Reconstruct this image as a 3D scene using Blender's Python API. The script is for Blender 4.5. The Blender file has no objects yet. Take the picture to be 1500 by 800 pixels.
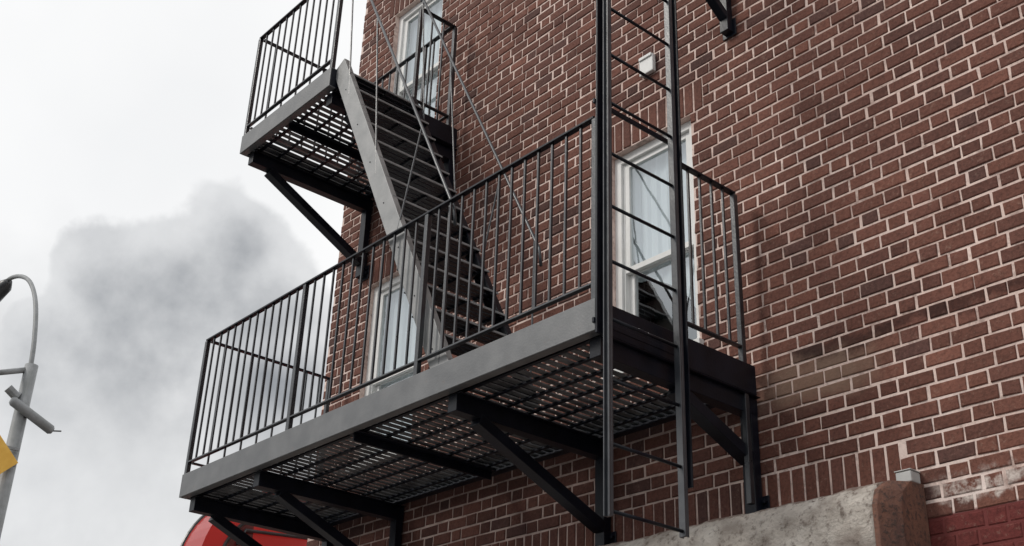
import bpy, math, random
from mathutils import Vector, Matrix
random.seed(7)
S = bpy.context.scene
COL = S.collection
GZ = 1.6            # eye height: everything is written relative to the eye, then lifted
ORG = {}
V = Vector

# ------------------------------------------------------------------ helpers
class MB:
    def __init__(s): s.v=[]; s.f=[]; s.mi=[]; s.col=[]
    def quad(s, pts, mi=0, c=None):
        n=len(s.v); s.v+= [tuple(p) for p in pts]; s.f.append(tuple(range(n,n+len(pts)))); s.mi.append(mi); s.col.append(c)
    def box(s,x0,x1,y0,y1,z0,z1,mi=0):
        n=len(s.v)
        s.v+=[(x0,y0,z0),(x1,y0,z0),(x1,y1,z0),(x0,y1,z0),(x0,y0,z1),(x1,y0,z1),(x1,y1,z1),(x0,y1,z1)]
        for f in ((0,3,2,1),(4,5,6,7),(0,1,5,4),(1,2,6,5),(2,3,7,6),(3,0,4,7)):
            s.f.append(tuple(n+i for i in f)); s.mi.append(mi); s.col.append(None)
    def bar(s,p0,p1,w,h,side=(0,1,0)):
        p0=V(p0);p1=V(p1);d=(p1-p0).normalized();sd=V(side);sd=(sd-d*sd.dot(d)).normalized();u=d.cross(sd)
        n=len(s.v)
        for p in (p0,p1):
            for a,b in ((-1,-1),(1,-1),(1,1),(-1,1)):
                s.v.append(tuple(p+sd*(a*w/2)+u*(b*h/2)))
        for f in ((0,1,2,3),(7,6,5,4),(0,4,5,1),(1,5,6,2),(2,6,7,3),(3,7,4,0)):
            s.f.append(tuple(n+i for i in f)); s.mi.append(0); s.col.append(None)
    def tube(s,pts,r,seg=10,cap=True):
        pts=[V(p) for p in pts]; n0=len(s.v); N=len(pts)
        rs = r if isinstance(r,(list,tuple)) else [r]*N
        prev=None
        for i,p in enumerate(pts):
            d=(pts[min(i+1,N-1)]-pts[max(i-1,0)]).normalized()
            a=prev if prev is not None else (V((0,0,1)) if abs(d.z)<.9 else V((1,0,0)))
            a=(a-d*a.dot(d)).normalized(); prev=a; b=d.cross(a)
            for k in range(seg):
                t=2*math.pi*k/seg
                s.v.append(tuple(p+(a*math.cos(t)+b*math.sin(t))*rs[i]))
        for i in range(N-1):
            for k in range(seg):
                k2=(k+1)%seg
                s.f.append((n0+i*seg+k,n0+i*seg+k2,n0+(i+1)*seg+k2,n0+(i+1)*seg+k)); s.mi.append(0); s.col.append(None)
        if cap:
            s.f.append(tuple(n0+k for k in reversed(range(seg)))); s.mi.append(0); s.col.append(None)
            s.f.append(tuple(n0+(N-1)*seg+k for k in range(seg))); s.mi.append(0); s.col.append(None)
    def prism(s,prof,x0,x1,caps=True):     # profile in (y,z), extruded in x
        n=len(s.v);m=len(prof)
        for x in (x0,x1):
            for y,z in prof: s.v.append((x,y,z))
        for i in range(m):
            j=(i+1)%m; s.f.append((n+i,n+j,n+m+j,n+m+i)); s.mi.append(0); s.col.append(None)
        if caps:
            s.f.append(tuple(n+i for i in reversed(range(m)))); s.mi.append(0); s.col.append(None)
            s.f.append(tuple(n+m+i for i in range(m))); s.mi.append(0); s.col.append(None)
    def build(s,name,mats,parent=None,org=(0,0,0),bevel=0,smooth=False):
        org=V(org)
        me=bpy.data.meshes.new(name)
        me.from_pydata([tuple(V(v)-org) for v in s.v],[],s.f)
        if not isinstance(mats,(list,tuple)): mats=[mats]
        for m in mats: me.materials.append(m)
        for p,mi in zip(me.polygons,s.mi): p.material_index=mi; p.use_smooth=smooth
        if any(c is not None for c in s.col):
            at=me.color_attributes.new('Tone','FLOAT_COLOR','CORNER')
            for p,c in zip(me.polygons,s.col):
                c=c or (0.4,0.35,0.32)
                for li in p.loop_indices: at.data[li].color=(c[0],c[1],c[2],1)
        me.update()
        o=bpy.data.objects.new(name,me); link(o,parent,org)
        if bevel:
            b=o.modifiers.new('edge','BEVEL'); b.width=bevel; b.segments=2; b.limit_method='ANGLE'
        return o
def link(o,parent,org):
    COL.objects.link(o); org=V(org); ORG[o.name]=org
    if parent is not None:
        o.parent=parent; o.location=org-ORG[parent.name]
    else: o.location=org
def empty(name,org,parent=None):
    o=bpy.data.objects.new(name,None); o.empty_display_size=.2; link(o,parent,org); return o
def tag(o,label=None,cat=None,group=None,kind=None):
    if label:o['label']=label
    if cat:o['category']=cat
    if group:o['group']=group
    if kind:o['kind']=kind
    return o
def copy_at(o,org,parent):
    c=o.copy(); COL.objects.link(c); org=V(org); ORG[c.name]=org
    c.parent=parent; c.location=org-(ORG[parent.name] if parent else V((0,0,0))); return c

# ------------------------------------------------------------------ materials
def mat(name):
    m=bpy.data.materials.new(name); m.use_nodes=True; nt=m.node_tree
    return m,nt,nt.nodes['Principled BSDF']
def N(nt,t,**k):
    n=nt.nodes.new(t)
    for a,b in k.items(): setattr(n,a,b)
    return n
def ramp(nt,src,stops):
    r=N(nt,'ShaderNodeValToRGB'); nt.links.new(src,r.inputs[0])
    e=r.color_ramp.elements
    while len(e)<len(stops): e.new(.5)
    for i,(p,c) in enumerate(stops):
        e[i].position=p; e[i].color=(c[0],c[1],c[2],1) if isinstance(c,(tuple,list)) else (c,c,c,1)
    return r.outputs[0]
def noise(nt,vec,scale,detail=4,rough=.55):
    n=N(nt,'ShaderNodeTexNoise'); n.inputs['Scale'].default_value=scale; n.inputs['Detail'].default_value=detail; n.inputs['Roughness'].default_value=rough
    if vec is not None: nt.links.new(vec,n.inputs['Vector'])
    return n.outputs['Fac']
def mix(nt,a,b,f,mode='MIX'):
    m=N(nt,'ShaderNodeMix',data_type='RGBA',blend_type=mode)
    for s,i in ((f,0),(a,6),(b,7)):
        if hasattr(s,'links'): nt.links.new(s,m.inputs[i])
        elif i==0: m.inputs[0].default_value=s
        else: m.inputs[i].default_value=(s[0],s[1],s[2],1)
    return m.outputs[2]
def math_(nt,op,a,b=None,c=None,clamp=False):
    m=N(nt,'ShaderNodeMath',operation=op); m.use_clamp=clamp
    for i,s in enumerate((a,b,c)):
        if s is None: continue
        if hasattr(s,'links'): nt.links.new(s,m.inputs[i])
        else: m.inputs[i].default_value=s
    return m.outputs[0]
def sstep(nt,v,a,b):
    m=N(nt,'ShaderNodeMapRange',interpolation_type='SMOOTHSTEP'); nt.links.new(v,m.inputs[0])
    m.inputs[1].default_value=a; m.inputs[2].default_value=b; m.inputs[3].default_value=0; m.inputs[4].default_value=1
    return m.outputs[0]
def objco(nt): return N(nt,'ShaderNodeTexCoord').outputs['Object']
def bump(nt,b,h,dist,strength=.6):
    n=N(nt,'ShaderNodeBump'); n.inputs['Distance'].default_value=dist; n.inputs['Strength'].default_value=strength
    nt.links.new(h,n.inputs['Height']); nt.links.new(n.outputs[0],b.inputs['Normal'])

def paint(name,c0,c1,rough=.36,ior=1.7,rust=.0):
    m,nt,b=mat(name); co=objco(nt)
    n1=noise(nt,co,7,4); n2=noise(nt,co,90,2)
    c=mix(nt,c0,c1,ramp(nt,n1,[(.35,0.),(.68,1.)]))
    if rust:
        c=mix(nt,c,(.10,.05,.03),math_(nt,'MULTIPLY',ramp(nt,noise(nt,co,16,5,.7),[(.60,0.),(.70,1.)]),rust))
    nt.links.new(c,b.inputs['Base Color'])
    r=math_(nt,'MULTIPLY_ADD',n1,.25,rough-.1); nt.links.new(r,b.inputs['Roughness'])
    b.inputs['IOR'].default_value=ior
    bump(nt,b,math_(nt,'ADD',n2,math_(nt,'MULTIPLY',n1,2.)),.0015,.5)
    return m
IRON=paint('black_iron_paint',(.0025,.0035,.0075),(.007,.009,.017),.36,1.36,.0)
PICKET=paint('glossy_picket_paint',(.006,.008,.012),(.02,.023,.03),.28,1.75,.1)
IRON_GREY=paint('sky_lit_grey_iron',(.06,.063,.067),(.110,.113,.117),.42,1.85,.3)  # sky reflection on the front channel put into the base grey, plus rust
STRING=paint('sky_lit_pale_iron',(.19,.195,.195),(.29,.29,.288),.45,1.9,.25)  # near stringer's brightness under the sky put into its base colour, plus rust
LADDER=paint('ladder_iron',(.020,.023,.030),(.050,.055,.064),.34,1.72,.2)
TREAD=paint('tread_edge_iron',(.20,.20,.205),(.38,.38,.38),.4,1.6,.1)
GRATE=paint('worn_floor_bars',(.035,.038,.042),(.14,.143,.147),.42,1.55,.2)
POLE=paint('galvanised_pole',(.20,.21,.21),(.28,.29,.30),.5,1.5,.1)
WHITEP=paint('white_window_paint',(.74,.74,.72),(.84,.84,.83),.5,1.45,.0)
DULLW=paint('dull_white_metal',(.45,.45,.44),(.60,.60,.58),.5,1.45,.4)
YEL=paint('yellow_sign_paint',(.74,.40,.03),(.82,.48,.06),.5)
BLKP=paint('black_fitting_paint',(.02,.02,.022),(.05,.05,.055),.4)

def brick_mat():
    m,nt,b=mat('red_brown_brick'); co=objco(nt)
    at=N(nt,'ShaderNodeAttribute',attribute_name='Tone').outputs['Color']
    sep=N(nt,'ShaderNodeSeparateXYZ'); nt.links.new(co,sep.inputs[0]); X,Z=sep.outputs[0],sep.outputs[2]
    fine=noise(nt,co,60,5,.7); big=noise(nt,co,1.1,5,.65); mid=noise(nt,co,5,5,.7)
    c=mix(nt,at,mix(nt,at,(.42,.41,.42),1.,'MULTIPLY'),math_(nt,'MULTIPLY',ramp(nt,fine,[(.43,0.),(.70,1.)]),.75))
    c=mix(nt,c,(.40,.27,.21),math_(nt,'MULTIPLY',ramp(nt,noise(nt,co,38,4,.75),[(.57,0.),(.73,1.)]),.36))
    c=mix(nt,c,mix(nt,c,(.66,.64,.66),1.,'MULTIPLY'),math_(nt,'MULTIPLY',ramp(nt,big,[(.40,0.),(.60,1.)]),.55))
    nn0=math_(nt,'MULTIPLY_ADD',mid,.22,-.11)
    zz=math_(nt,'ADD',Z,nn0); xx=math_(nt,'ADD',X,math_(nt,'MULTIPLY',nn0,2.))
    def stain_tint(c,x0,x1,z0,z1,colr,amt,e=.07,mode='MULTIPLY'):
        k=math_(nt,'MULTIPLY',math_(nt,'MULTIPLY',sstep(nt,xx,x0-e*2,x0+e*2),sstep(nt,xx,x1+e*2,x1-e*2)),
                math_(nt,'MULTIPLY',sstep(nt,zz,z0-e,z0+e),sstep(nt,zz,z1+e,z1-e)))
        k=math_(nt,'MULTIPLY',k,amt)
        return mix(nt,c,mix(nt,c,colr,1.,mode),k)
    c=stain_tint(c,-3.42,-2.80,2.06,2.27,(.29,.20,.145),.55,.07,'MIX')
    c=stain_tint(c,-3.25,-2.0,2.26,2.33,(.36,.33,.34),.85,e=.03)
    c=stain_tint(c,-3.4,-2.6,1.75,2.03,(.76,.72,.72),.6)
    c=stain_tint(c,-7.6,-3.6,1.4,2.2,(.55,.55,.6),.6)  # darker, slightly bluer brick below the lower balcony
    c=stain_tint(c,-4.7,-3.6,4.2,4.6,(.6,.58,.6),.5)
    nn=math_(nt,'MULTIPLY',math_(nt,'MULTIPLY',sstep(nt,X,-2.62,-2.5),sstep(nt,X,-1.85,-2.3)),math_(nt,'MULTIPLY',sstep(nt,zz,1.42,1.46),sstep(nt,zz,1.56,1.50)))
    c=mix(nt,c,(.66,.58,.53),math_(nt,'MULTIPLY',nn,ramp(nt,noise(nt,co,12,4,.7),[(.42,0.),(.6,1.)])))
    nt.links.new(c,b.inputs['Base Color']); b.inputs['Roughness'].default_value=.85
    b.inputs['Specular IOR Level'].default_value=.25
    bump(nt,b,fine,.006,.7)
    return m
BRICK=brick_mat()
def mortar_mat():
    m,nt,b=mat('pale_mortar'); co=objco(nt)
    sep=N(nt,'ShaderNodeSeparateXYZ'); nt.links.new(co,sep.inputs[0]); X,Z=sep.outputs[0],sep.outputs[2]
    c=mix(nt,(.84,.67,.60),(.60,.44,.385),ramp(nt,noise(nt,co,2.0,6,.7),[(.40,0.),(.64,1.)]))
    c=mix(nt,c,(.24,.155,.13),math_(nt,'MULTIPLY',ramp(nt,noise(nt,co,13,4,.7),[(.49,0.),(.66,1.)]),.65))
    wt=math_(nt,'MULTIPLY',sstep(nt,X,-3.0,-2.3),sstep(nt,Z,2.3,1.6))
    c=mix(nt,c,(.86,.75,.70),math_(nt,'MULTIPLY',wt,ramp(nt,noise(nt,co,4,4,.7),[(.42,0.),(.6,.8)])))
    red=math_(nt,'MULTIPLY',sstep(nt,X,-2.66,-2.62),sstep(nt,Z,1.405,1.385))
    c=mix(nt,c,(.155,.036,.033),red)
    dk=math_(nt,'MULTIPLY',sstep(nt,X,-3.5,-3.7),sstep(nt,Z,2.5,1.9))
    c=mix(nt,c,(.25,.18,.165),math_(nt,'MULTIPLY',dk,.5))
    nt.links.new(c,b.inputs['Base Color']); b.inputs['Roughness'].default_value=.95
    bump(nt,b,noise(nt,co,70,3,.7),.005,.7)
    return m
MORTAR=mortar_mat()
def side_mat():
    m,nt,b=mat('side_brick'); co=objco(nt)
    sep=N(nt,'ShaderNodeSeparateXYZ'); nt.links.new(co,sep.inputs[0]); cb=N(nt,'ShaderNodeCombineXYZ')
    nt.links.new(math_(nt,'ADD',sep.outputs[1],sep.outputs[0]),cb.inputs[0]); nt.links.new(sep.outputs[2],cb.inputs[1])
    t=N(nt,'ShaderNodeTexBrick'); nt.links.new(cb.outputs[0],t.inputs['Vector'])
    t.inputs['Scale'].default_value=1; t.inputs['Brick Width'].default_value=.18; t.inputs['Row Height'].default_value=.0735; t.inputs['Mortar Size'].default_value=.007
    t.inputs['Color1'].default_value=(.18,.075,.06,1); t.inputs['Color2'].default_value=(.13,.055,.05,1); t.inputs['Mortar'].default_value=(.6,.48,.44,1)
    nt.links.new(t.outputs['Color'],b.inputs['Base Color']); b.inputs['Roughness'].default_value=.9
    return m
SIDE=side_mat()
def rocky(name,c0,c1,c2,sc=3,rough=.9,bd=.012,lo=.50,hi=.66,amt=.9):
    m,nt,b=mat(name); co=objco(nt)
    mp=N(nt,'ShaderNodeMapping'); mp.inputs['Scale'].default_value=(1,1,.35); nt.links.new(co,mp.inputs[0])
    n1=noise(nt,mp.outputs[0],sc,7,.6); n2=noise(nt,co,sc*5,7,.72)
    c=mix(nt,c0,c1,ramp(nt,n1,[(.38,0.),(.66,1.)])); c=mix(nt,c,c2,ramp(nt,n2,[(lo,0.),(hi,amt)]))
    nt.links.new(c,b.inputs['Base Color']); b.inputs['Roughness'].default_value=rough
    bump(nt,b,math_(nt,'ADD',n2,n1),bd,.9); return m
def ledge_mat():
    m,nt,b=mat('stained_concrete_ledge'); co=objco(nt)
    sep=N(nt,'ShaderNodeSeparateXYZ'); nt.links.new(co,sep.inputs[0]); Z=sep.outputs[2]
    mp=N(nt,'ShaderNodeMapping'); mp.inputs['Scale'].default_value=(.5,1,.8); nt.links.new(co,mp.inputs[0])
    n1=noise(nt,mp.outputs[0],11,6,.65); n2=noise(nt,co,24,7,.72); n3=noise(nt,co,3.2,5,.65)
    c=mix(nt,(.62,.56,.50),(.36,.31,.27),ramp(nt,n1,[(.40,0.),(.64,1.)]))
    c=mix(nt,c,(.74,.69,.63),math_(nt,'MULTIPLY',ramp(nt,n3,[(.46,0.),(.58,1.)]),.65))
    c=mix(nt,c,(.13,.095,.075),ramp(nt,n2,[(.52,0.),(.65,.8)]))
    top=sstep(nt,math_(nt,'ADD',Z,math_(nt,'MULTIPLY_ADD',n2,.10,-.05)),1.49,1.51)
    c=mix(nt,c,(.15,.085,.062),math_(nt,'MULTIPLY',top,.7))
    bot=sstep(nt,math_(nt,'ADD',Z,math_(nt,'MULTIPLY_ADD',n3,.3,-.15)),1.34,1.20)
    c=mix(nt,c,(.19,.15,.13),math_(nt,'MULTIPLY',bot,.6))
    nt.links.new(c,b.inputs['Base Color']); b.inputs['Roughness'].default_value=.92
    bump(nt,b,math_(nt,'ADD',n2,n1),.025,.9); return m
LEDGE=ledge_mat()
STONE=rocky('weathered_concrete',(.56,.52,.47),(.42,.37,.33),(.22,.18,.155),3.5,.9,.02,.54,.70,.7)
RUSTY=rocky('rust_brown',(.22,.10,.065),(.12,.058,.045),(.055,.036,.03),9,.8,.010,.48,.62)
ASPH=rocky('asphalt',(.06,.06,.062),(.07,.07,.07),(.05,.05,.05),9,.9,.004)
PAVE=rocky('pavement_concrete',(.32,.315,.30),(.27,.265,.255),(.22,.215,.21),4,.9,.003)
def canvas():
    m,nt,b=mat('red_canvas'); co=objco(nt)
    c=mix(nt,(.66,.075,.065),(.50,.05,.05),noise(nt,co,3,4)); nt.links.new(c,b.inputs['Base Color']); b.inputs['Roughness'].default_value=.15
    b.inputs['IOR'].default_value=2.0
    tr=N(nt,'ShaderNodeBsdfTranslucent'); tr.inputs[0].default_value=(.95,.16,.15,1)
    mx=N(nt,'ShaderNodeMixShader'); mx.inputs[0].default_value=.4
    nt.links.new(b.outputs[0],mx.inputs[1]); nt.links.new(tr.outputs[0],mx.inputs[2])
    nt.links.new(mx.outputs[0],nt.nodes['Material Output'].inputs[0]); return m
REDC=canvas()
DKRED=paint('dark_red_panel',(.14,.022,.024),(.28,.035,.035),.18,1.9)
def glass(name,fac):
    m,nt,b=mat(name)
    nt.nodes.remove(b)
    g=N(nt,'ShaderNodeBsdfGlossy'); g.inputs['Roughness'].default_value=.02; g.inputs[0].default_value=(.86,.9,.93,1)
    t=N(nt,'ShaderNodeBsdfTransparent'); t.inputs[0].default_value=(.84,.89,.91,1)
    bm=N(nt,'ShaderNodeBump'); bm.inputs['Distance'].default_value=.002; bm.inputs['Strength'].default_value=.25
    nt.links.new(noise(nt,objco(nt),4,2),bm.inputs['Height']); nt.links.new(bm.outputs[0],g.inputs['Normal'])
    x=N(nt,'ShaderNodeMixShader'); x.inputs[0].default_value=fac
    nt.links.new(t.outputs[0],x.inputs[1]); nt.links.new(g.outputs[0],x.inputs[2]); nt.links.new(x.outputs[0],nt.nodes['Material Output'].inputs[0])
    return m
GLASS=glass('window_glass',.34)
def cloth():
    m,nt,b=mat('white_curtain'); co=objco(nt)
    c=mix(nt,(.90,.92,.92),(.78,.81,.82),noise(nt,co,5,3)); nt.links.new(c,b.inputs['Base Color']); b.inputs['Roughness'].default_value=.9
    return m
CURT=cloth()
def plain(name,c,r=.8):
    m,nt,b=mat(name); nt.links.new(mix(nt,c,tuple(x*.6 for x in c),noise(nt,objco(nt),6,4)),b.inputs['Base Color']); b.inputs['Roughness'].default_value=r; return m
DARKROOM=plain('unlit_room_green',(.035,.055,.048))  # unlit room and dark green reflection put into one colour

# ------------------------------------------------------------------ building
WY=4.57; PZ=.0735; Z0=-1.63
row=lambda k: Z0+k*PZ
XL,XR=-7.63,3.2; NR=137; ZT=row(NR)
wins=[(-4.50,-3.83,row(57),row(77)),(-7.12,-6.42,row(57),row(77)),(-7.12,-6.42,row(93),row(113)),(-1.2,-.5,row(57),row(77))]
sold=[(a-.10,b+.10,z1,z1+3*PZ) for a,b,z0,z1 in wins]
band=(XL,-2.72,row(43),row(46))
bld=tag(empty('brick_building',(-3,WY,-GZ)),'dark red brick building wall with pale mortar and white windows behind the fire escape','building')
def tone(x,z):
    r=random.random()
    if x>-2.64 and z<1.40: c=(.165,.038,.034); k=random.uniform(.94,1.06)
    else:
        if r<.52: c=(.186,.078,.057)
        elif r<.78: c=(.162,.070,.053)
        elif r<.94: c=(.220,.092,.066)
        else: c=(.128,.062,.051)
        k=random.uniform(.85,1.15)
    return tuple(v*k for v in c)
wall=MB()
def brick(x0,x1,z0,z1,y=WY):
    j=lambda a=.0022: random.uniform(-a,a)
    yy=y+random.uniform(-.003,.002); c=tone((x0+x1)/2,(z0+z1)/2); n=len(wall.v); ch=.0042
    P=[(x0,z0),(x1,z0),(x1,z1),(x0,z1)]
    back=[(a,y+.03,b) for a,b in P]
    mid=[(a+j(),yy+.0035,b+j()) for a,b in P]
    sg=[(1,1),(-1,1),(-1,-1),(1,-1)]
    fr=[(mid[i][0]+sg[i][0]*ch,yy+j(.0012),mid[i][2]+sg[i][1]*ch) for i in range(4)]
    wall.v.extend(back+mid+fr)
    for i in range(4):
        k=(i+1)%4
        wall.f.append((n+i,n+k,n+4+k,n+4+i)); wall.f.append((n+4+i,n+4+k,n+8+k,n+8+i))
        wall.mi.extend([0,0]); wall.col.extend([c,c])
    wall.f.append((n+8,n+9,n+10,n+11)); wall.mi.append(0); wall.col.append(c)
ST,HD,J=.172,.086,.0125
for k in range(NR):
    za,zb=row(k)+J/2,row(k+1)-J/2; zc=(za+zb)/2
    unit=ST+HD+2*J
    cur=XL-(unit/2 if k%2 else 0)+random.uniform(-.012,.0); i=0
    while cur<XR:
        L=ST if i%2==0 else HD
        a,b=cur+random.uniform(-.003,.003),cur+L+random.uniform(-.003,.003)
        pcs=[(max(a,XL),min(b,XR))]
        for (o0,o1,q0,q1) in wins+sold+[band]:
            if q0<zc<q1:
                np=[]
                for (p,q) in pcs:
                    if q<=o0 or p>=o1: np.append((p,q))
                    else:
                        if p<o0: np.append((p,o0-.001))
                        if q>o1: np.append((o1+.001,q))
                pcs=np
        for p,q in pcs:
            if q-p>.022: brick(p,q,za+random.uniform(-.0015,.0015),zb+random.uniform(-.0015,.0015))
        cur+=L+J; i+=1
for (a,b,z0,z1) in sold+[band]:
    n=int(round((b-a)/.073)); w=(b-a)/n
    for i in range(n): brick(a+i*w+J/2,a+(i+1)*w-J/2,z0+J/2,z1-J/2)
xs=sorted({XL,XR}|{w[i] for w in wins for i in (0,1)}); zs=sorted({row(0),ZT}|{w[i] for w in wins for i in (2,3)})
MY=WY+.0055
for i in range(len(xs)-1):
    for j in range(len(zs)-1):
        cx,cz=(xs[i]+xs[i+1])/2,(zs[j]+zs[j+1])/2
        if any(w[0]<cx<w[1] and w[2]<cz<w[3] for w in wins): continue
        wall.quad([(xs[i],MY,zs[j]),(xs[i+1],MY,zs[j]),(xs[i+1],MY,zs[j+1]),(xs[i],MY,zs[j+1])],1)
for a,b,z0,z1 in wins:
    for p,q in (((a,z0),(a,z1)),((b,z1),(b,z0)),((a,z1),(b,z1)),((b,z0),(a,z0))):
        wall.quad([(p[0],MY,p[1]),(q[0],MY,q[1]),(q[0],MY+.16,q[1]),(p[0],MY+.16,p[1])],1)
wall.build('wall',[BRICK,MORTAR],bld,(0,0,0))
m=MB(); YB=14
m.quad([(XL+.004,MY,-GZ),(XL+.004,YB,-GZ),(XL+.004,YB,ZT),(XL+.004,MY,ZT)]); m.quad([(XR,MY,-GZ),(XR,YB,-GZ),(XR,YB,ZT),(XR,MY,ZT)])
m.quad([(XL,YB,-GZ),(XR,YB,-GZ),(XR,YB,ZT),(XL,YB,ZT)])
m.build('side_wall',SIDE,bld,(0,0,0))
m=MB(); m.box(XL-.03,XR+.03,WY-.05,YB+.03,ZT,ZT+.14); m.build('roof',STONE,bld,(0,0,0))

def window(a,b,z0,z1,lower='dark'):
    y=WY+.05; zm=z0+(z1-z0)*.45
    m=MB(); f=.055
    m.box(a,a+f,y,y+.09,z0,z1); m.box(b-f,b,y,y+.09,z0,z1); m.box(a+f,b-f,y,y+.09,z1-f,z1); m.box(a+f,b-f,y,y+.09,z0,z0+.04)
    m.box(a+f,a+f+.012,y+.018,y+.06,z0+.04,z1-f); m.box(b-f-.012,b-f,y+.018,y+.06,z0+.04,z1-f)
    w=m.build('window',WHITEP,bld,((a+b)/2,y,z0),.003)
    A,B=a+f+.012,b-f-.012; s=.036
    def sash(p,q,yy):
        m=MB(); m.box(A,A+s,yy,yy+.03,p,q); m.box(B-s,B,yy,yy+.03,p,q); m.box(A+s,B-s,yy,yy+.03,q-s,q); m.box(A+s,B-s,yy,yy+.03,p,p+s)
        m.build('sash',WHITEP,w,((a+b)/2,yy,p),.002)
        m=MB(); m.quad([(A+s,yy+.015,p+s),(B-s,yy+.015,p+s),(B-s,yy+.015,q-s),(A+s,yy+.015,q-s)]); m.build('pane',GLASS,w,((a+b)/2,yy,p))
    sash(zm-.01,z1-f,y+.022); sash(z0+.04,zm+.025,y+.056)
    m=MB(); m.box(a-.03,b+.03,WY-.035,y,z0-.035,z0+.012); m.build('sill',WHITEP,w,((a+b)/2,y,z0),.004)
    m=MB(); n=40; yc=y+.10
    def strip(xa,xb,zl,zh):
        for i in range(n):
            u0,u1=xa+(xb-xa)*i/n,xa+(xb-xa)*(i+1)/n
            g=lambda u: yc+.008*math.sin(u*70)+.005*math.sin(u*143+1)
            m.quad([(u0,g(u0),zl(u0)),(u1,g(u1),zl(u1)),(u1,g(u1),zh),(u0,g(u0),zh)])
    if lower=='dark':      # rounded sweep cut so the dark gap imitates a reflection in the glass
        strip(a,b,lambda u: z0+.62*math.sqrt(max(0,1-((u-a)/(b-a-.06))**2)) if u<b-.06 else z0,z1)
    else:
        strip(a,b,lambda u:z0,z1)
    m.build('curtain',CURT,w,((a+b)/2,yc,z0))
    m=MB(); m.quad([(a-.01,y+.35,z0),(b+.01,y+.35,z0),(b+.01,y+.35,z1),(a-.01,y+.35,z1)]); m.build('dark_room_sheet',DARKROOM,w,((a+b)/2,y+.35,z0))  # added dark sheet standing in for the unlit room behind the glass
    return w
window(*wins[0],lower='dark')
for w_ in wins[1:]: window(*w_,lower='full')

t=tag(empty('vent_box',(-4.14,WY-.01,4.47)),'small white vent box on the brick above the ladder window','vent')
m=MB(); m.box(-4.20,-4.085,WY-.035,WY-.004,4.47,4.60); m.build('housing',WHITEP,t,(-4.14,WY-.04,4.45),.006)
m=MB(); m.box(-4.195,-4.09,WY-.045,WY-.036,4.58,4.602); m.build('hood',WHITEP,t,(-4.14,WY-.08,4.58),.003)

# ------------------------------------------------------------------ ledge over the shopfront
t=tag(empty('shopfront_ledge',(-5,WY,.9)),'weathered grey concrete ledge projecting from the brick under the soldier course','ledge')
m=MB(); n=260; x0,x1=XL+.05,-2.70
prof=[(WY-.006,1.53)]+[(4.285+.13*(1-math.sin(t_*math.pi/20)),1.395+.13*math.cos(t_*math.pi/20)) for t_ in range(0,11)]+[(4.283,1.34),(4.282,1.27),(4.285,1.2),(4.285,1.1),(4.29,1.0),(4.34,.97),(4.34,.9),(WY-.006,.9)]
ph=[random.uniform(0,6) for _ in range(8)]
for i in range(n+1):
    x=x0+(x1-x0)*i/n
    wob=.003*math.sin(x*7+ph[0])+.003*math.sin(x*17+ph[1])+.002*math.sin(x*41+ph[2])
    for y,z in prof:
        k=(y<4.5)
        m.v.append((x,y+random.uniform(-.001,.002)*k,z+(random.uniform(-.002,.001)+wob)*k))
L=len(prof)
for i in range(n):
    for k in range(L):
        k2=(k+1)%L; m.f.append((i*L+k,i*L+k2,(i+1)*L+k2,(i+1)*L+k)); m.mi.append(0); m.col.append(None)
m.f.append(tuple(range(L))); m.f.append(tuple(n*L+k for k in range(L))); m.mi+=[0,0]; m.col+=[None,None]
m.build('concrete_beam',LEDGE,t,(0,0,0),0,True)
m=MB()      # faceted end cap, its outer front corner cut off at an angle
rings=[(.88,0.),(1.40,0.),(1.47,.03),(1.525,.11)]
pl=[(-2.699,WY-.006,0),(-2.699,4.275,1),(-2.675,4.275,1),(-2.618,4.37,.8),(-2.618,WY-.006,0)]
nb=len(pl)
for z_,o_ in rings:
    for x_,y_,f_ in pl: m.v.append((x_,y_+o_*f_,z_+(.01 if (o_>.1 and f_==0) else 0)))
for r_ in range(len(rings)-1):
    for i in range(nb):
        k=(i+1)%nb; m.f.append((r_*nb+i,r_*nb+k,(r_+1)*nb+k,(r_+1)*nb+i)); m.mi.append(0); m.col.append(None)
m.f.append(tuple(reversed(range(nb)))); m.f.append(tuple((len(rings)-1)*nb+i for i in range(nb))); m.mi+=[0,0]; m.col+=[None,None]
m.build('end_block',RUSTY,t,(0,0,0),.003)
t=tag(empty('junction_box',(-2.67,4.5,1.53)),'small white metal box sitting on the right end of the ledge','box')
m=MB(); m.box(-2.705,-2.63,4.49,WY-.006,1.536,1.585); m.build('casing',DULLW,t,(-2.68,4.49,1.531),.005)
m=MB(); m.box(-2.708,-2.627,4.486,WY-.006,1.587,1.592); m.build('lid',DULLW,t,(-2.68,4.49,1.584),.002)

# ------------------------------------------------------------------ balconies
CH=.158
def channel_x(m,x0,x1,y,zb,zt,s=1):
    m.box(x0,x1,min(y,y+s*.009),max(y,y+s*.009),zb,zt)
    ya,yb=sorted((y+s*.009,y+s*.055)); m.box(x0,x1,ya,yb,zb,zb+.009); m.box(x0,x1,ya,yb,zt-.009,zt)
def channel_y(m,y0,y1,x,zb,zt,s=-1):
    m.box(min(x,x+s*.009),max(x,x+s*.009),y0,y1,zb,zt)
    xa,xb=sorted((x+s*.009,x+s*.055)); m.box(xa,xb,y0,y1,zb+.0005,zb+.009); m.box(xa,xb,y0,y1,zt-.009,zt-.0005)
_bal={}
def rods(parent,pts,zb,zt,r=.0058):
    key=round(zt-zb,3)
    for p in pts:
        org=(p[0],p[1],zb)
        if key not in _bal:
            m=MB(); m.box(p[0]-r,p[0]+r,p[1]-r,p[1]+r,zb,zt); _bal[key]=m.build('baluster',PICKET,parent,org)
        else: copy_at(_bal[key],org,parent)
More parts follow.
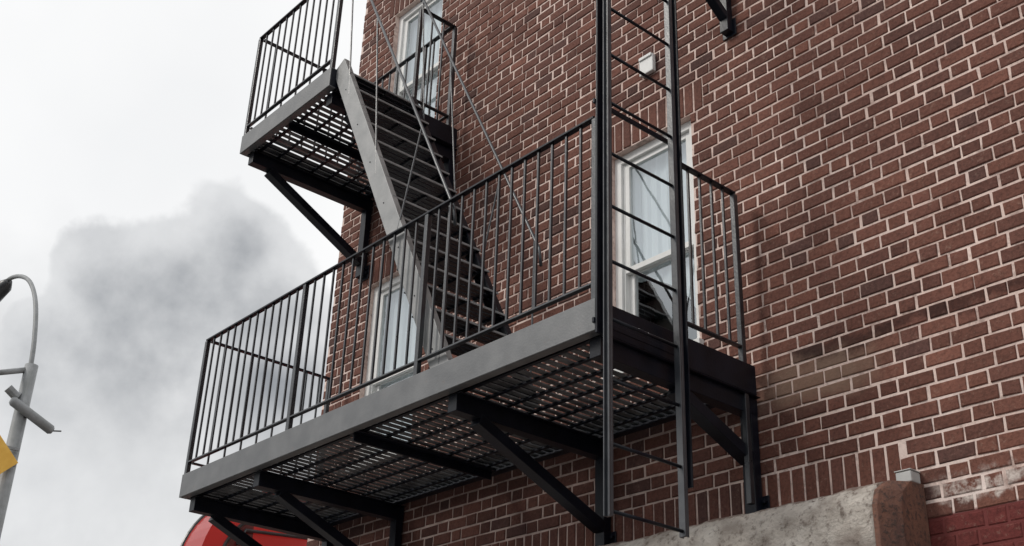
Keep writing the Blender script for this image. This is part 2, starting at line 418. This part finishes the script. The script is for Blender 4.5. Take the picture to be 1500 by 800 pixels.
def railing(root,p,q,zb,zt,posts,nb,postbase,pw=.03):
    p=V((p[0],p[1],0));q=V((q[0],q[1],0));d=(q-p).normalized(); side=(-d.y,d.x,0)
    m=MB(); m.bar((p.x,p.y,zt-.007),(q.x,q.y,zt-.007),.034,.012,side)
    r=m.build('railing',IRON,root,(p.x,p.y,zb),.002)
    m=MB(); m.bar((p.x,p.y,zb+.085),(q.x,q.y,zb+.085),.028,.011,side); m.build('bottom_rail',PICKET,r,(p.x,p.y,zb+.085),.002)
    for s in posts:
        c=p+d*s; m=MB(); m.box(c.x-pw/2,c.x+pw/2,c.y-pw/2,c.y+pw/2,postbase,zt-.014); m.build('post',PICKET,r,(c.x,c.y,postbase),.003)
    Ln=(q-p).length; cuts=[0]+[s for s in posts if .05<s<Ln-.05]+[Ln]
    pts=[]
    for a,b in zip(cuts[:-1],cuts[1:]):
        n=max(1,round((b-a)/nb)-1)
        for i in range(1,n+1): pts.append(p+d*(a+(b-a)*i/(n+1)))
    rods(r,[(c.x,c.y) for c in pts],zb+.092,zt-.014)
    return r
_blt={}
def bolts(parent,pts,axis,r,h,mt=None):
    for p in pts:
        key=(axis,r,h)
        if key not in _blt:
            m=MB(); e=V({'x':(h,0,0),'y':(0,h,0)}[axis]); m.tube([V(p)-e/2,V(p)+e/2],r,8); _blt[key]=m.build('bolt',mt or IRON,parent,p)
        else: copy_at(_blt[key],p,parent)
def bracket(root,x,y0,y1,zb,drop,yb=None,ze=None,nm='bracket'):
    m=MB(); w=.07
    m.box(x-w/2,x+w/2,y1-.065,y1-.013,zb-drop,zb-.085)
    m.box(x-.07,x+.07,y1-.012,y1-.004,zb-drop-.02,zb-drop+.10)
    m.box(x-w/2,x+w/2,y0+.06,y1-.01,zb-.095,zb-.006)
    m.box(x-.06,x+.06,y0+.06,y1-.012,zb-.006,zb-.001)
    b=m.build(nm,IRON,root,(x,y1,zb-drop),.003)
    m=MB(); m.bar((x,(yb or y0+.22),zb-.10),(x,y1-.06,zb-(ze or drop-.12)),.075,.06,(1,0,0)); m.build('brace',IRON,b,(x,y1,zb-drop),.003)
    bolts(b,[(x+.052,y1-.02,zb-drop+.03),(x+.052,y1-.02,zb-drop+.07)],'y',.011,.02)
    return b
def grating(root,x0,x1,y0,y1,z):
    m=MB(); x=x0+.03
    while x<x1-.02:
        m.box(x-.017,x+.017,y0,y1,z,z+.008); x+=.062
    g=m.build('floor_grating',GRATE,root,(x0,y0,z),0)
    y=y0+.10
    while y<y1-.04:
        m=MB(); m.box(x0,x1,y-.011,y+.011,z-.0105,z-.0005); m.build('support_bar',IRON,g,(x0,y,z)); y+=.15
    return g
FY=3.40; BY=4.50
def balcony(label,x0,x1,zb,zt,posts,brk,beams,drop,leftrail,rightrail,short=None):
    root=tag(empty('fire_escape_balcony',((x0+x1)/2,WY,zb)),label,'fire escape balcony',)
    m=MB(); channel_x(m,x0,x1,FY,zb,zb+CH); f=m.build('front_channel',IRON_GREY,root,(x0,FY,zb),.003)
    m=MB(); channel_y(m,FY+.01,BY+.03,x0+.0005,zb+.0007,zb+CH-.002,1); m.build('end_channel',IRON,root,(x0,FY,zb),.003)
    m=MB(); channel_y(m,FY+.01,BY+.03,x1-.0005,zb+.0007,zb+CH-.002,-1); m.build('end_channel',IRON,root,(x1,FY,zb),.003)
    m=MB(); channel_x(m,x0+.06,x1-.06,BY+.02,zb,zb+.12,-1); m.build('rear_channel',IRON,root,(x0,BY,zb),.003)
    grating(root,x0+.012,x1-.012,FY+.012,BY,zb+.03)
    for x in beams:
        m=MB(); m.box(x-.05,x+.05,FY+.058,BY-.04,zb+.002,zb+.010); m.box(x-.006,x+.006,FY+.058,BY-.04,zb-.045,zb+.0025); m.build('crossbeam',IRON,root,(x,FY,zb),.002)
    for x in brk:
        if x==short: bracket(root,x,FY,WY,zb,drop,3.98,.32)
        else: bracket(root,x,FY,WY,zb,drop)
    railing(root,(x0+.02,FY+.022),(x1-.02,FY+.022),zb+CH,zt,posts,.102,zb+CH+.001)
    if leftrail: railing(root,(x0+.022,FY+.045),(x0+.022,BY-.03),zb+CH+.001,zt,[BY-FY-.10],.108,zb+CH+.001)
    a,b,pb=rightrail
    railing(root,(x1-.022,a),(x1-.022,b),zb+CH+.001,zt,[0.,b-a],.095,pb)
    return root
mainb=balcony('long lower black iron balcony whose grey front channel crosses the middle of the wall',-7.37,-3.44,2.145,3.29,
        [0.,1.29,2.56,3.89],[-7.28,-6.45,-4.52,-3.50],[-5.40],.60,True,(4.0,4.46,1.585),short=-3.50)
upb=balcony('short upper black iron balcony at the building corner, reached by the stair',-7.28,-6.05,4.80,5.89,
        [0.,1.19],[-7.20,-6.13],[-6.66],.68,True,(4.13,4.46,4.96))
# rail along the wall side of the upper balcony, across the window
railing(upb,(-7.22,4.44),(-6.09,4.44),4.80+CH+.001,5.89,[.42,.80],.12,4.96,.022)

# ------------------------------------------------------------------ stair
st=tag(empty('fire_escape_stair',(-4.6,3.8,2.3)),'steep iron stair with pale side stringer running down from upper to lower balcony','staircase')
T=V((-6.03,0,4.98)); B=V((-4.60,0,2.26)); sy=(3.455,4.09)
for i,y in enumerate(sy):
    s_=1 if i==0 else -1
    d=(B-T).normalized(); u=V((-d.z,0,d.x))
    if u.z<0:u=-u
    hh=.138 if i==0 else .085
    m=MB(); m.bar((T.x,y,T.z),(B.x,y,B.z),.009,hh,(0,1,0))
    for k in (-1,1):
        o=u*(k*(hh/2-.0045)); m.bar((T.x+o.x,y+s_*.0205,T.z+o.z),(B.x+o.x,y+s_*.0205,B.z+o.z),.034,.009,(0,1,0))
    sr=m.build('stringer',STRING if i==0 else IRON,st,(T.x,y,T.z),.002)
    if i==0:
        pts=[]
        for k in range(7):
            p=T+(B-T)*((k+.7)/7.2); q=p+u*-.01; pts.append((q.x,y-.0060,q.z))
        bolts(sr,pts,'y',.0045,.003)
    h=1.0 if i==0 else .98
    m=MB(); a=T+V((.0,0,h)); b=B+V((0,0,h))
    m.tube([(a.x,y,a.z-.05),(a.x+.03,y,a.z-.05),(b.x,y,b.z),(b.x+.02,y,b.z-.12)],.0095,8)
    hr=m.build('handrail',LADDER,st,(T.x,y,T.z),smooth=True)
    for f_,g_ in ((.12,.02),(.42,.30),(.62,.74),(.97,.97)):
        p=T+(B-T)*f_; q=a+(b-a)*g_
        m=MB(); m.tube([(p.x,y,p.z),(q.x,y,q.z)],.006,8); m.build('strut',LADDER,hr,(p.x,y,p.z))
tr=None; NT=15
for k in range(NT):
    p=T+(B-T)*((k+.7)/(NT+.2))
    org=(p.x,sy[0],p.z)
    if tr is None:
        m=MB()
        for j in range(4): m.box(p.x-.10+j*.044,p.x-.10+j*.044+.032,sy[0]+.007,sy[1]-.007,p.z-.004,p.z+.004)
        for yy in (sy[0]+.042,3.77,sy[1]-.06): m.box(p.x-.10,p.x+.068,yy,yy+.02,p.z-.018,p.z-.0045)
        tr=m.build('tread',IRON,st,org,0)
        m=MB(); m.box(p.x+.070,p.x+.078,sy[0]+.007,sy[1]-.007,p.z-.006,p.z+.006); ns=m.build('nosing',TREAD,tr,org)
    else:
        c=copy_at(tr,org,st); copy_at(ns,org,c)

# ------------------------------------------------------------------ ladder
LX=-3.372; la,lb=3.42,3.868; lz0,lz1=1.30,5.25
ld=tag(empty('drop_ladder',(LX,(la+lb)/2,lz0)),'tall black vertical drop ladder hanging at the right end of the lower balcony','ladder')
for y in (la,lb):
    m=MB(); m.box(LX-.018,LX+.018,y-.006,y+.006,lz0,lz1); sg=-1 if y==la else 1
    a,b=sorted((y+sg*.006,y+sg*.020)); m.box(LX-.018,LX-.012,a,b,lz0,lz1); m.box(LX+.012,LX+.018,a,b,lz0,lz1)
    m.build('stile',LADDER,ld,(LX,y,lz0),.002)
rg=None
for k in range(14):
    z=1.325+.287*k
    if rg is None:
        m=MB(); m.tube([(LX,la+.006,z),(LX,lb-.006,z)],.0082,10); rg=m.build('rung',IRON,ld,(LX,la,z),smooth=True)
    else: copy_at(rg,(LX,la,z),ld)
gd=tag(empty('ladder_guide',(-3.42,3.65,1.6)),'dark upright guide rails directly behind the hanging ladder','guide rail')
for y,z0 in ((la-.002,2.13),(lb+.095,1.55)):
    m=MB(); m.box(-3.437,-3.425,y-.020,y+.020,z0,5.2); m.box(-3.4255,-3.402,y+.012,y+.020,z0,5.2)
    m.build('rail',IRON,gd,(-3.43,y,z0),.002)
for z in (2.18,3.35,4.6):
    m=MB(); m.box(-3.45,-3.4375,la-.03,lb+.115,z,z+.025); m.build('crosspiece',IRON,gd,(-3.44,la,z),.002)

wb=tag(empty('wall_bracket',(-3.50,WY,4.42)),'dark iron wall bracket foot on the brick at the top edge above the right window','bracket')
x=-3.50
m=MB(); m.box(x-.03,x+.03,WY-.06,WY-.013,4.42,5.3); m.box(x-.05,x+.05,WY-.012,WY-.0055,4.40,4.52); m.build('leg',IRON,wb,(x,WY,4.42),.003)
m=MB(); m.bar((x,WY-.05,4.52),(x,3.6,5.2),.055,.045,(1,0,0)); m.build('brace',IRON,wb,(x,WY,4.5),.003)
m=MB(); m.box(x-.03,x+.03,3.35,WY-.006,5.3,5.38); m.build('arm',IRON,wb,(x,WY,5.3),.003)

# ------------------------------------------------------------------ street lamp
lp=tag(empty('street_lamp',(-18,5.55,-GZ)),'grey street lamp pole with one curved arm against the clouds at the left edge','street lamp')
m=MB(); m.tube([(-18,5.55,-GZ),(-18,5.55,2),(-18,5.55,6.75)],[.14,.12,.10],16); m.tube([(-18,5.55,-GZ),(-18,5.55,-GZ+.35),(-18,5.55,-GZ+.4)],[.24,.22,.15],16); m.build('pole',POLE,lp,(-18,5.55,-GZ),smooth=True)
def curve(pts,n=8):
    out=[]; P=[V(p) for p in pts]; P=[P[0]]+P+[P[-1]]
    for i in range(1,len(P)-2):
        for k in range(n):
            t=k/n; a,b,c,d=P[i-1],P[i],P[i+1],P[i+2]
            out.append(.5*((2*b)+(c-a)*t+(2*a-5*b+4*c-d)*t*t+(-a+3*b-3*c+d)*t**3))
    out.append(P[-2]); return out
m=MB(); m.tube(curve([(-18.02,5.55,6.6),(-18.15,5.55,7.2),(-18.5,5.55,7.95),(-19.0,5.55,8.5),(-19.6,5.55,8.85),(-20.3,5.55,9.05),(-20.9,5.55,9.0)]),.038,10); m.build('arm',POLE,lp,(-18,5.55,6.6),smooth=True)
m=MB(); m.tube([(-20.3,5.55,9.0),(-20.5,5.55,8.97),(-21.0,5.55,8.9),(-21.2,5.55,8.86)],[.06,.13,.13,.05],14); m.build('lamp_head',BLKP,lp,(-20.9,5.55,8.9),smooth=True)
m=MB(); m.tube([(-18,5.5,6.66),(-18,4.9,6.42)],.045,10); m.build('side_arm',POLE,lp,(-18,5.5,6.5),smooth=True)
m=MB(); m.tube([(-18,5.28,6.30),(-18,5.40,6.22),(-18,5.45,6.2)],[.07,.07,.1],10); m.build('bracket_clamp',POLE,lp,(-18,5.3,6.2))
sc=tag(empty('street_camera',(-17.88,5.6,6.0)),'grey tubular camera fixed across the lamp pole below its arm','camera')
m=MB(); m.tube([(-17.86,5.32,6.08),(-17.86,5.36,6.07),(-17.86,6.0,5.78),(-17.86,6.03,5.77)],[.05,.075,.075,.05],14); m.build('housing',POLE,sc,(-17.86,5.6,6.0),smooth=True)
m=MB(); m.tube([(-17.86,6.02,5.77),(-17.86,6.16,5.80)],.012,8); m.build('antenna',BLKP,sc,(-17.86,6.03,5.77))
m=MB(); m.tube([(-17.9,5.6,5.9),(-17.97,5.57,5.9)],.03,8); m.build('mount',BLKP,sc,(-17.86,5.6,5.9))
ys=tag(empty('road_sign',(-17.82,5.07,5.34)),'yellow diamond road sign partly cut by the left edge beside the lamp pole','sign')
c=V((-17.82,4.90,5.16)); r=.72
m=MB(); m.prism([(c.y+r,c.z),(c.y,c.z+r),(c.y-r,c.z),(c.y,c.z-r)],-17.825,-17.815); m.build('sign_plate',YEL,ys,c,.003)
for z in (5.1,5.34):
    m=MB(); m.box(-17.86,-17.826,4.9,5.6,z,z+.04); m.build('mounting_bar',POLE,ys,(c.x,c.y,z))

# ------------------------------------------------------------------ neighbour shop with red awning
sh=tag(empty('shop_building',(-12,8,-GZ)),'low neighbouring shop behind the corner carrying the red awning','building')
m=MB(); m.box(-16,-8.2,6.0,12,-GZ,2.55); m.build('wall',SIDE,sh,(0,0,0))
m=MB(); m.box(-16.05,-8.15,5.95,12.05,2.552,2.62); m.build('parapet',STONE,sh,(0,0,0))
m=MB(); m.box(-13,-12,5.93,5.998,-GZ,.6); m.build('door',BLKP,sh,(-12.5,6,-GZ),.01)
m=MB(); m.box(-11.5,-9,5.95,5.998,-.9,.7); m.build('window',DARKROOM,sh,(-10,6,-.9),.01)
aw=tag(empty('awning',(-10.0,6,2.2)),'bright red rounded awning glimpsed below the left end of the lower balcony','awning')
def aprof(s,top=1.36):
    out=[]
    for i in range(19):
        t_=i/18*math.pi/2; out.append((5.94-1.22*s*math.sin(t_)**.9 if t_>0 else 5.94, 1.80+top*s*max(0,math.cos(t_))**.56 if i<18 else 1.80))
    return out
prof=aprof(1.)
xa,xb=-10.1,-9.7
m=MB()
for i in range(18):
    p,q=prof[i],prof[i+1]; m.quad([(xa,p[0],p[1]),(xb,p[0],p[1]),(xb,q[0],q[1]),(xa,q[0],q[1])])
m.quad([(xb,y,z) for y,z in prof]+[(xb,5.94,1.80)]); m.quad([(xa,y,z) for y,z in prof]+[(xa,5.94,1.80)])
m.build('canvas',REDC,aw,(-10.0,6,2.2))
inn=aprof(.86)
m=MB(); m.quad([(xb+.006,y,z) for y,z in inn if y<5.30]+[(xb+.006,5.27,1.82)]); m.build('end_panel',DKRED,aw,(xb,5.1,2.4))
m=MB(); m.tube([(xb+.015,y,z) for y,z in inn],.016,8); m.build('inner_hoop',BLKP,aw,(xb,6,2.2))
m=MB(); m.tube([(xa-.02,y,z) for y,z in prof],.022,8); m.build('hoop',BLKP,aw,(xa-.02,6,2.2))
m=MB(); m.tube([(xb+.03,inn[11][0]+.02,2.52),(xb+.03,5.15,2.66),(xb+.03,5.9,2.72)],.016,8); m.build('cross_rib',BLKP,aw,(xb,6,2.2))
m=MB(); m.tube([(xa,4.73,1.80),(xb,4.73,1.80)],.025,8); m.build('front_bar',BLKP,aw,(-10.0,4.73,1.80))

# ------------------------------------------------------------------ ground
m=MB(); m.quad([(-400,-400,-GZ-.15),(400,-400,-GZ-.15),(400,400,-GZ-.15),(-400,400,-GZ-.15)]); tag(m.build('ground',ASPH),kind='structure')
m=MB(); m.box(-60,60,1.4,4.55,-GZ-.14,-GZ-.002); tag(m.build('pavement',PAVE,None,(0,0,0),.01),kind='structure')
m=MB(); m.box(-60,60,1.24,1.395,-GZ-.145,-GZ); tag(m.build('kerb',PAVE,None,(0,0,0),.01),kind='structure')
m=MB(); m.quad([(-60,-8,-GZ-.146),(60,-8,-GZ-.146),(60,1.23,-GZ-.146),(-60,1.23,-GZ-.146)]); tag(m.build('road',ASPH),kind='structure')

# ------------------------------------------------------------------ lift, camera, light
for o in list(COL.objects):
    if o.parent is None: o.location.z+=GZ
cam=bpy.data.cameras.new('camera'); co=bpy.data.objects.new('camera',cam); COL.objects.link(co)
F=1750.
zc=V((130,3500,-F)).normalized(); xc=(-V((-1686,-813,-F))); xc=(xc-zc*xc.dot(zc)).normalized(); yc=zc.cross(xc)
R=Matrix((xc,yc,zc))
co.matrix_world=Matrix.Translation((0,0,GZ))@R.to_4x4()
cam.sensor_width=36; cam.lens=F/1500*36; cam.clip_end=2000; cam.clip_start=.05
S.camera=co

sd=V((-.35,-.68,.64)).normalized()
sun=bpy.data.lights.new('sun','SUN'); sun.energy=1.5; sun.angle=math.radians(14); sun.color=(1,.95,.88)
so=bpy.data.objects.new('sun',sun); COL.objects.link(so); so.location=(0,0,20); so.rotation_euler=sd.to_track_quat('Z','Y').to_euler()
w=bpy.data.worlds.new('World'); S.world=w; w.use_nodes=True; nt=w.node_tree; bg=nt.nodes['Background']
sky=N(nt,'ShaderNodeTexSky',sky_type='NISHITA'); sky.sun_disc=False; sky.sun_elevation=math.asin(sd.z); sky.sun_rotation=math.atan2(sd.x,sd.y)
nt.links.new(sky.outputs[0],bg.inputs[0]); bg.inputs[1].default_value=.10
tc=N(nt,'ShaderNodeTexCoord').outputs['Generated']
nz=noise(nt,tc,9,5,.45); nz2=noise(nt,tc,22,6,.5); nz3=noise(nt,tc,2.6,4,.5); nz4=noise(nt,tc,12,6,.55)
sep=N(nt,'ShaderNodeSeparateXYZ'); nt.links.new(tc,sep.inputs[0])
best=None
for (cx,cy,cz,r) in ((-.862,.318,.398,.058),(-.818,.378,.430,.058),(-.840,.350,.415,.055),(-.854,.366,.371,.105),(-.886,.305,.350,.062),(-.808,.425,.395,.060),(-.83,.43,.33,.09),(-.90,.30,.315,.07),(-.87,.36,.31,.09)):
    vs=N(nt,'ShaderNodeVectorMath',operation='DISTANCE'); nt.links.new(tc,vs.inputs[0]); vs.inputs[1].default_value=(cx,cy,cz)
    d_=math_(nt,'SUBTRACT',vs.outputs['Value'],r)
    best=d_ if best is None else math_(nt,'SMOOTH_MIN',best,d_,.01)
dd=math_(nt,'ADD',best,math_(nt,'MULTIPLY_ADD',nz,.07,-.035)); dd=math_(nt,'ADD',dd,math_(nt,'MULTIPLY_ADD',nz2,.05,-.025))
fade=sstep(nt,sep.outputs[2],.25,.37)
core=math_(nt,'MULTIPLY',sstep(nt,dd,-.008,-.06),math_(nt,'MULTIPLY_ADD',fade,.42,.04))
blob=math_(nt,'ADD',math_(nt,'MULTIPLY',sstep(nt,dd,.007,-.008),math_(nt,'MULTIPLY_ADD',fade,.10,.28)),core)
ev=math_(nt,'ADD',sep.outputs[2],math_(nt,'MULTIPLY_ADD',nz,.18,-.09))
low=math_(nt,'MULTIPLY',sstep(nt,ev,.44,.35),.32)
tex=math_(nt,'MULTIPLY_ADD',nz4,-1.7,1.82)
dark=math_(nt,'MULTIPLY',math_(nt,'MAXIMUM',blob,low,clamp=True),tex,clamp=True)
hi=mix(nt,(1.04,1.04,1.035),(.94,.945,.95),ramp(nt,nz3,[(.4,0.),(.65,1.)]))
cl=mix(nt,hi,(.315,.33,.35),dark)
b2=N(nt,'ShaderNodeBackground'); nt.links.new(cl,b2.inputs[0]); b2.inputs[1].default_value=1.0
mx=N(nt,'ShaderNodeMixShader'); mx.inputs[0].default_value=.95
nt.links.new(bg.outputs[0],mx.inputs[1]); nt.links.new(b2.outputs[0],mx.inputs[2]); nt.links.new(mx.outputs[0],nt.nodes['World Output'].inputs[0])
S.view_settings.view_transform='Standard'; S.view_settings.look='None'; S.view_settings.exposure=0; S.view_settings.gamma=1
